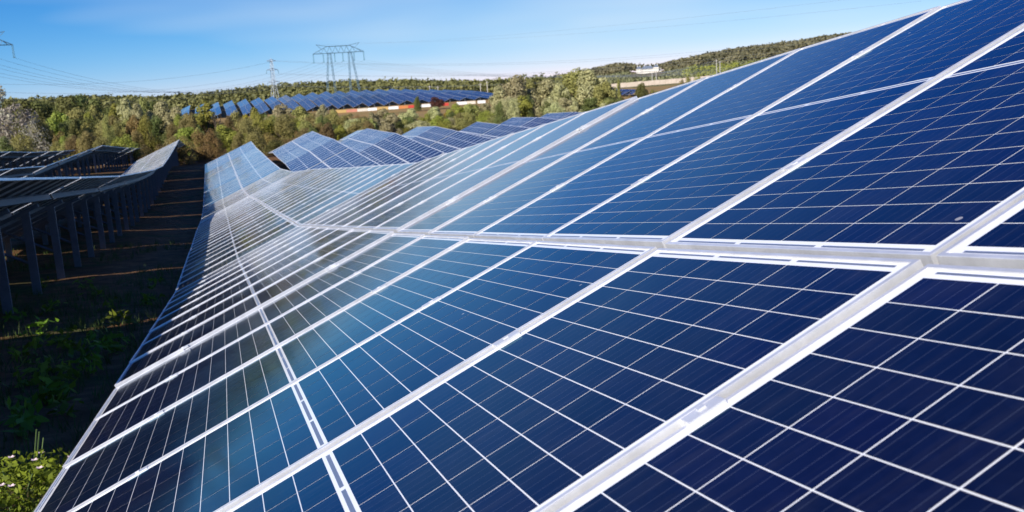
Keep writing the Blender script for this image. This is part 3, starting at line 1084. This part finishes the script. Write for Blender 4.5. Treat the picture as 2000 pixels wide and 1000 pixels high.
for a, b_, c in bl:
    pa = at(640 + .17 * a + .25, 200, 342)
    pb = at(640 + .17 * b_ - .25, 200, 342)
    pm = (pa + pb) / 2
    zg = min(gh(pa[0], pa[1]), gh(pb[0], pb[1]))
    L = math.hypot(pb[0] - pa[0], pb[1] - pa[1])
    mb = MB()
    prof = [(-.35, 0), (.35, 0), (.35, .25), (.14, .45), (.1, 1.05), (-.1, 1.05), (-.14, .45), (-.35, .25)]
    n = len(prof)
    for s in (-.5, .5):
        for y, z in prof:
            mb.v.append((s * L, y, z - .05))
    for k in range(n):
        k2 = (k + 1) % n
        mb.f.append((k, k2, n + k2, n + k))
    mb.f += [tuple(range(n))[::-1], tuple(range(n, 2 * n))]
    mb.m = [0] * len(mb.f)
    mb.uv = [(0, 0)] * (n * 4 + 2 * n)
    o = ob('barrier', mb.mesh('barrier', [BC[c]]))
    o.location = (pm[0], pm[1], zg)
    o.rotation_euler.z = math.atan2(pb[1] - pa[1], pb[0] - pa[0])
    tag(o, '%s low barrier block in the line at the foot of the far hillside tables' % c, 'barrier', 'low %s barrier blocks' % c)

# ------------------------------------------------------------------ wall and masts on the right
M_WALL, nt_, b_ = principled('beige_concrete', (.52, .43, .34), .85)
g_ = N(nt_, 'ShaderNodeNewGeometry')
r_ = ramp(nt_, noise(nt_, .5, 7, .7, g_.outputs['Position']), [(.3, (.44, .36, .28)), (.7, (.58, .49, .4))])
nt_.links.new(r_.outputs[0], b_.inputs['Base Color'])
WL = [(1168, 174), (1240, 168), (1330, 161), (1420, 153), (1500, 147)]
def wall_pt(px, D=470):
    y = np.interp(px, [q[0] for q in WL], [q[1] for q in WL])
    return at(px, y, D)
p0 = wall_pt(1168)
wall = empty('roadside_wall', p0, 'long beige concrete wall on the embankment below the wooded hill', 'wall')
pxs = np.arange(1168, 1500, 11.0)
for i, px in enumerate(pxs[:-1]):
    a = wall_pt(px + .12)
    b = wall_pt(pxs[i + 1] - .12)
    H = 1.95 + .06 * math.sin(i * 2.1)
    d = Vector((b[0] - a[0], b[1] - a[1], 0)).normalized()
    nrm = Vector((-d.y, d.x, 0)) * .12
    mb = MB()
    A, B = Vector(a) - Vector(p0), Vector(b) - Vector(p0)
    zb = -4.5
    vs = [A - nrm, B - nrm, B + nrm, A + nrm]
    lo = [q + Vector((0, 0, -.2)) for q in vs]
    hi = [q + Vector((0, 0, H)) for q in vs]
    n = len(mb.v)
    mb.v += [tuple(q) for q in lo + hi]
    for f in ((3, 2, 1, 0), (4, 5, 6, 7), (0, 1, 5, 4), (1, 2, 6, 5), (2, 3, 7, 6), (3, 0, 4, 7)):
        mb.f.append(f)
        mb.m.append(0)
        mb.uv += [(0, 0)] * 4
    ob('wall_panel', mb.mesh('wall_panel', [M_WALL]), wall)
# embankment carrying the wall
M_BANK, nt_, b_ = principled('embankment_grass', (.12, .12, .04), .95)
g_ = N(nt_, 'ShaderNodeNewGeometry')
r_ = ramp(nt_, noise(nt_, .25, 8, .7, g_.outputs['Position']), [(.3, (.05, .06, .02)), (.5, (.13, .12, .04)), (.75, (.26, .19, .08))])
nt_.links.new(r_.outputs[0], b_.inputs['Base Color'])
V = []
Fq = []
pxs2 = np.linspace(1150, 1560, 60)
for i, px in enumerate(pxs2):
    top = wall_pt(px)
    dirv = np.array([top[0] - CAM[0], top[1] - CAM[1]])
    dirv /= np.linalg.norm(dirv)
    for off, dz in ((-42, None), (-26, None), (-12, -2.2), (-2, -.25), (8, -.25), (30, None)):
        q = np.array([top[0], top[1]]) + dirv * off
        zz = gh(q[0], q[1]) - .15 if dz is None else top[2] + dz
        if off == -26:
            zz = gh(q[0], q[1]) * .6 + (top[2] - 2.5) * .4
        V.append((q[0], q[1], zz + .25 * math.sin(i * 1.7 + off)*(1 if off in (-12, -26) else 0)))
for i in range(len(pxs2) - 1):
    for k in range(5):
        Fq.append((i * 6 + k, (i + 1) * 6 + k, (i + 1) * 6 + k + 1, i * 6 + k + 1))
tag(ob('embankment', mesh('embankment', V, Fq, M_BANK, smooth=True)), kind='structure')

M_MAST, _, _ = principled('mast_concrete', (.5, .47, .42), .8)
def mast(px, y0, y1, D, label, grp):
    a = at(px + .06 * (y1 - y0), y1, D)
    top = at(px, y0, D)
    zg = gh(a[0], a[1])
    mb = MB()
    h = top[2] - zg
    mb.bar((0, 0, -.3), (0, 0, h), .22, sides=6, r2=.14)
    mb.bar((-.9, 0, h - .6), (.9, 0, h - .6), .09)
    o = ob('mast', mb.mesh('mast', [M_MAST]))
    o.location = (a[0], a[1], zg)
    tag(o, label, 'mast', grp)
    return (a[0], a[1], zg + h - .6)
mp = []
for px, y0, y1 in ((1273, 141, 158), (1281, 140, 157), (1398, 116, 148), (1405, 119, 147)):
    mp.append(mast(px, y0, y1, 474, 'slim grey mast standing behind the beige roadside wall', 'masts behind the beige wall'))
for px, y0, y1 in ((938, 162, 178), (951, 158, 178), (839, 167, 178), (855, 168, 178)):
    mast(px, y0, y1, 445, 'slim grey mast on the crest behind the far hillside tables', 'masts on the crest')

# ------------------------------------------------------------------ mansion on the hill
M_WHITE, _, _ = principled('white_render', (.8, .76, .68), .8)
M_SLATE, _, _ = principled('slate_roof', (.14, .17, .22), .6)
M_WIN, _, _ = principled('dark_window', (.05, .06, .08), .2)
pc = at(1265, 146, 1500)
zb = pc[2] - 1
man = empty('mansion', (pc[0], pc[1], zb), 'long white mansion with slate roofs on the wooded hill', 'house')
man.rotation_euler.z = -math.atan2(pc[0] - CAM[0], pc[1] - CAM[1])
def block(x0, x1, y0, y1, h, roof, wins):
    mb = MB()
    mb.box(x0, x1, y0, y1, -14, h)
    wl = ob('wall', mb.mesh('wall', [M_WHITE]), man)
    mb = MB()
    e = .4
    cx0, cx1, cy = x0 + roof * .7, x1 - roof * .7, (y0 + y1) / 2
    n = 0
    mb.v = [(x0 - e, y0 - e, h), (x1 + e, y0 - e, h), (x1 + e, y1 + e, h), (x0 - e, y1 + e, h), (cx0, cy, h + roof), (cx1, cy, h + roof)]
    mb.f = [(0, 1, 5, 4), (1, 2, 5), (2, 3, 4, 5), (3, 0, 4), (3, 2, 1, 0)]
    mb.m = [0] * 5
    mb.uv = [(0, 0)] * 18
    rf = ob('roof', mb.mesh('roof', [M_SLATE]), man)
    mb = MB()
    for cx in (x0 + (x1 - x0) * .25, x0 + (x1 - x0) * .75):
        mb.box(cx - .5, cx + .5, cy - .5, cy + .5, h + roof * .5, h + roof + 1.6)
    ob('chimney', mb.mesh('chimney', [M_WHITE]), rf)
    for z in (1.2, 4.6, 8.0):
        if z + 2 > h:
            continue
        for k in range(wins):
            cx = x0 + (k + .5) * (x1 - x0) / wins
            mb = MB()
            mb.box(cx - .55, cx + .55, y0 - .06, y0 + .02, z, z + 1.9)
            ob('window', mb.mesh('window', [M_WIN]), man)
block(-17, -9, -1, 10, 10.5, 3.6, 3)
block(-9, 9, 0, 9, 10.0, 4.4, 8)
block(9, 17, -1, 10, 11.6, 3.6, 3)
block(17, 21, 1, 8, 6, 2.4, 2)

# ------------------------------------------------------------------ pylons
def lattice(mb, a0, b0, a1, b1, r, segs=10):
    """square lattice leg from centre a0 (half width b0) to centre a1 (half width b1)"""
    a0, a1 = Vector(a0), Vector(a1)
    def corners(t):
        c = a0.lerp(a1, t)
        hw = b0 * (1 - t) + b1 * t
        return [c + Vector((sx * hw, sy * hw, 0)) for sx, sy in ((-1, -1), (1, -1), (1, 1), (-1, 1))]
    prev = corners(0)
    for i in range(1, segs + 1):
        cur = corners(i / segs)
        for k in range(4):
            mb.bar(prev[k], cur[k], r)
            k2 = (k + 1) % 4
            mb.bar(prev[k] if i % 2 else prev[k2], cur[k2] if i % 2 else cur[k], r * .55)
        prev = cur

PSC = .67
def portal_pylon(px, ycross, D, label, splay=1.0):
    p = at(px, ycross, D)
    zg = gh(p[0], p[1])
    H = (p[2] - zg) / PSC
    t = empty('portal_pylon', (p[0], p[1], zg), label, 'pylon')
    t.scale = (PSC,) * 3
    t.rotation_euler.z = -math.atan2(p[0] - CAM[0], p[1] - CAM[1]) + .07
    for lx, fx in ((-7.2, -10.6), (-5.6, -4.0), (7.0, 5.8), (8.6, 12.8)):
        mb = MB()
        lattice(mb, (fx * splay, (-1) ** int(fx > 0) * 2.2, -1), .6, (lx, 0, H + .5), .4, .12, 12)
        ob('leg', mb.mesh('leg', [M_PYLON]), t)
    mb = MB()
    W = 17.6
    up = 4.6
    pts_lo = np.linspace(-W, W, 19)
    for sy in (-.9, .9):
        mb.bar((-W, 0, H), (W, 0, H), .2)
        mb.bar((-W, 0, H), (-8.0, sy, H + up), .17)
        mb.bar((W, 0, H), (8.0, sy, H + up), .17)
        mb.bar((-8, sy, H + up), (8, sy, H + up), .2)
        mb.bar((-10, sy, H), (10, sy, H), .18)
        for k in range(len(pts_lo) - 1):
            def topz(x):
                return H + up * min(1, (W - abs(x)) / (W - 8))
            x0, x1 = pts_lo[k], pts_lo[k + 1]
            mb.bar((x0, sy * .8, H if k % 2 else topz(x0)), (x1, sy * .8, topz(x1) if k % 2 else H), .09)
    ob('crossarm', mb.mesh('crossarm', [M_PYLON]), t)
    for s in (-1, 1):
        mb = MB()
        for sy in (-.6, .6):
            mb.bar((s * 7, sy, H + up), (s * 15, 0, H + up + 1.6), .13)
            mb.bar((s * 11.5, sy, H + 3.1), (s * 15, 0, H + up + 1.6), .11)
        ob('earth_wire_horn', mb.mesh('horn', [M_PYLON]), t)
    att = []
    for x in (-17.4, -10.6, -2.8, 2.8, 10.6, 17.4):
        mb = MB()
        for dx in (-.25, .25):
            mb.bar((x + dx, 0, H), (x + dx, 0, H - 5.6), .14, sides=5)
        mb.box(x - .5, x + .5, -.5, .5, H - 6.0, H - 5.6)
        ob('insulator', mb.mesh('insulator', [M_INSUL]), t)
        att.append((x, 0, H - 6))
    att += [(-15, 0, H + up + 1.6), (15, 0, H + up + 1.6)]
    mw = Matrix.Translation((p[0], p[1], zg)) @ Matrix.Rotation(t.rotation_euler.z, 4, 'Z') @ Matrix.Scale(t.scale[0], 4)
    return [mw @ Vector(a) for a in att]

attB = portal_pylon(661, 103, 466, 'wide blue-grey portal pylon on two pairs of legs behind the far hillside tables')
attA = portal_pylon(-58, 90, 347, 'blue-grey portal pylon arm with a hanging insulator above the pale tree', .62)

def lattice_pylon(px, ytop, D):
    p = at(px, ytop, D)
    zg = gh(p[0], p[1])
    H = (p[2] - zg) / .55
    t = empty('lattice_pylon', (p[0], p[1], zg), 'slim pale lattice pylon with short arms behind the far hillside tables', 'pylon')
    t.rotation_euler.z = -math.atan2(p[0] - CAM[0], p[1] - CAM[1]) + .5
    t.scale = (.55,) * 3
    mb = MB()
    lattice(mb, (0, 0, -1), 3.6, (0, 0, H * .45), 1.5, .2, 6)
    lattice(mb, (0, 0, H * .45), 1.5, (0, 0, H - 2), .8, .18, 9)
    mb.bar((0, 0, H - 2), (0, 0, H), .25)
    ob('tower', mb.mesh('tower', [M_PYLON_PALE]), t)
    att = []
    for z, w_ in ((H * .94, 4.4), (H * .76, 5.4), (H * .52, 5.4)):
        mb = MB()
        for s in (-1, 1):
            for sy in (-.8, .8):
                mb.bar((0, sy, z + 1.2), (s * w_, 0, z), .14)
                mb.bar((0, sy, z - .6), (s * w_, 0, z), .16)
        ob('arm', mb.mesh('arm', [M_PYLON_PALE]), t)
        if z < H * .9:
            for s in (-1, 1):
                m2 = MB()
                m2.bar((s * w_, 0, z), (s * (w_ + .7), 0, z - 3.4), .28, sides=5)
                ob('insulator', m2.mesh('insulator', [M_INSUL]), t)
                att.append((s * (w_ + .7), 0, z - 3.4))
        else:
            att += [(w_, 0, z), (-w_, 0, z)]
    mw = Matrix.Translation((p[0], p[1], zg)) @ Matrix.Rotation(t.rotation_euler.z, 4, 'Z') @ Matrix.Scale(t.scale[0], 4)
    return [mw @ Vector(a) for a in att]
attP = lattice_pylon(529, 113, 490)

def cable(a, b, sag, r, label, grp, n=26):
    a, b = Vector(a), Vector(b)
    mb = MB()
    prev = None
    ring_prev = None
    side = (b - a).cross(Vector((0, 0, 1))).normalized()
    V = []
    Fc = []
    for i in range(n + 1):
        t = i / n
        c = a.lerp(b, t) - Vector((0, 0, sag * 4 * t * (1 - t)))
        V += [tuple(c + side * r), tuple(c + Vector((0, 0, r))), tuple(c - side * r), tuple(c - Vector((0, 0, r)))]
        if i:
            k = 4 * i
            for q in range(4):
                q2 = (q + 1) % 4
                Fc.append((k - 4 + q, k - 4 + q2, k + q2, k + q))
    o = ob('power_line', mesh('power_line', V, Fc, M_WIRE, smooth=True))
    tag(o, label, 'power line', grp)

for i in range(6):
    cable(attA[i], attB[i], 11.3 + .4 * i, .03, 'conductor sagging between the two blue-grey portal pylons', 'conductors between the portal pylons')
C0 = at(1905, 66, 373)
dB = [b - attB[0] for b in attB]
for i in range(6):
    e = Vector(C0) + dB[i] * .95
    cable(attB[i], e, 10 + .33 * i, .03, 'conductor running from the wide portal pylon toward the hill', 'conductors right of the portal pylon')
for i, (px, yy, D) in enumerate(((1760, -14, 220), (1800, 2, 223))):
    cable(attB[6 + i], Vector(at(px, yy, D)), 2.3, .014, 'thin earth wire rising from the wide portal pylon across the sky', 'earth wires')
for i in range(6):
    a = attP[i]
    if i % 2 == 0:
        cable(a, Vector(at(-160, 158 + 6 * i, 360)), 5, .03, 'conductor running from the pale lattice pylon toward the pale tree', 'conductors left of the lattice pylon')
    cable(a, Vector(at(1700, 62 + 7 * i, 500)), 6.7, .03, 'conductor running from the pale lattice pylon toward the hill', 'conductors right of the lattice pylon')
for i in (0, 1):
    cable(mp[i], mp[i + 2], .6, .06, 'wire strung between the slim masts behind the beige wall', 'mast wires')

# ------------------------------------------------------------------ plants in the aisle
def grass_field():
    n = 5200
    X = rng.uniform(-9, .9, n)
    Y = rng.uniform(-4.5, 26, n) ** 1.0
    patch = np.sin(X * 1.3 + 2) * np.cos(Y * .7 + 1) + np.sin(X * .5 - Y * .4) * .8
    k = (patch > -.15) | (Y < 6)
    k &= rng.uniform(0, 1, n) < np.clip(1.15 - Y / 30, .25, 1)
    X, Y = X[k], Y[k]
    n = len(X)
    Z = ground_h(X, Y)
    bl_ = 9
    a = rng.uniform(0, 6.28, (n, bl_))
    h = rng.uniform(.05, .22, (n, bl_)) * rng.uniform(.6, 1.3, (n, 1))
    lean = rng.uniform(.2, .9, (n, bl_)) * h
    ox = rng.normal(0, .05, (n, bl_))
    oy = rng.normal(0, .05, (n, bl_))
    bx = X[:, None] + ox
    by = Y[:, None] + oy
    bz = np.repeat(Z[:, None], bl_, 1)
    wd = .006
    px, py = -np.sin(a) * wd, np.cos(a) * wd
    v0 = np.stack([bx - px, by - py, bz - .02], -1)
    v1 = np.stack([bx + px, by + py, bz - .02], -1)
    v2 = np.stack([bx + np.cos(a) * lean, by + np.sin(a) * lean, bz + h], -1)
    V = np.stack([v0, v1, v2], 2).reshape(-1, 3)
    Fq = np.arange(len(V)).reshape(-1, 3)
    o = ob('grass', fast_mesh('grass', V, Fq, LEAF['grass']))
    tag(o, 'patchy green grass growing on the bare soil of the shaded aisle', 'grass', kind='stuff')
grass_field()

M_PETAL, _, _ = principled('pink_white_petals', (.78, .6, .6), .6)
M_STEM, _, _ = principled('green_stem', (.08, .13, .03), .7)
def flowering_bush(px, py, name_label):
    # where the ray meets the ground
    d = ray(px, py)
    s = 2.0
    while s < 30:
        q = CAM + d * s
        if q[2] < gh(q[0], q[1]) + .1:
            break
        s += .02
    t = empty('flowering_bush', (q[0], q[1], gh(q[0], q[1])), name_label, 'bush')
    n = 5200
    r = np.sqrt(rng.uniform(0, 1, n)) * .72
    a = rng.uniform(0, 6.28, n)
    hh = .30 * (1 - (r / .8) ** 2) + .07 * np.sin(a * 5 + r * 9) + .05
    z = hh * np.sqrt(rng.uniform(.05, 1, n))
    P = np.c_[r * np.cos(a) * .8, r * np.sin(a) * .9, np.maximum(z, .01)]
    nm = np.c_[P[:, 0] * .5, P[:, 1] * .5, np.full(n, .6)]
    V, Fq = leaf_quads(P, nm, .022, .7, 1.8)
    ob('foliage', fast_mesh('bush_foliage', V, Fq, LEAF['herb']), t)
    mb = MB()
    for k in range(26):
        aa = rng.uniform(0, 6.28)
        rr = rng.uniform(.1, .7)
        mb.bar((0, 0, 0) if k % 3 == 0 else (rr * .6 * math.cos(aa), rr * .7 * math.sin(aa), 0), (rr * math.cos(aa), rr * 1.3 * math.sin(aa), .3), .004)
    ob('stems', mb.mesh('stems', [M_STEM]), t)
    for k in range(11):
        aa = rng.uniform(0, 6.28)
        rr = rng.uniform(.1, .65)
        c = Vector((rr * .8 * math.cos(aa), rr * .9 * math.sin(aa), .30 * (1 - (rr / .8) ** 2) + .09))
        mb = MB()
        for q in range(5):
            b = q * 2 * math.pi / 5
            e = Vector((math.cos(b), math.sin(b), .45)).normalized()
            sd = Vector((-math.sin(b), math.cos(b), 0))
            mb.quad(c, c + e * .014 + sd * .008, c + e * .024, c + e * .014 - sd * .008)
        ob('flower', mb.mesh('flower', [M_PETAL]), t)
flowering_bush(22, 1006, 'leafy green bush with small pink-white flowers in the sun beside the solar table')

for k in range(46):
    px = random.uniform(20, 330)
    py = random.uniform(560, 860)
    if px > 330 - (py - 560) * .75:
        continue
    d = ray(px, py)
    s = 3.0
    while s < 40:
        q = CAM + d * s
        if q[2] < gh(q[0], q[1]):
            break
        s += .05
    n = random.randint(14, 34)
    P = np.c_[rng.normal(0, .09, n), rng.normal(0, .09, n), rng.uniform(.02, .2, n)]
    V, Fq = leaf_quads(P, np.tile([0, 0, 1.0], (n, 1)), .06, .8, 2.4)
    o = empty('weed', (q[0], q[1], gh(q[0], q[1])))
    fo = ob('foliage', fast_mesh('weed', V, Fq, LEAF['herb']), o)
    fo['kind'] = 'stuff'
    tag(o, 'small leafy weed growing on the dark soil of the shaded aisle', 'weed', 'weeds in the aisle')
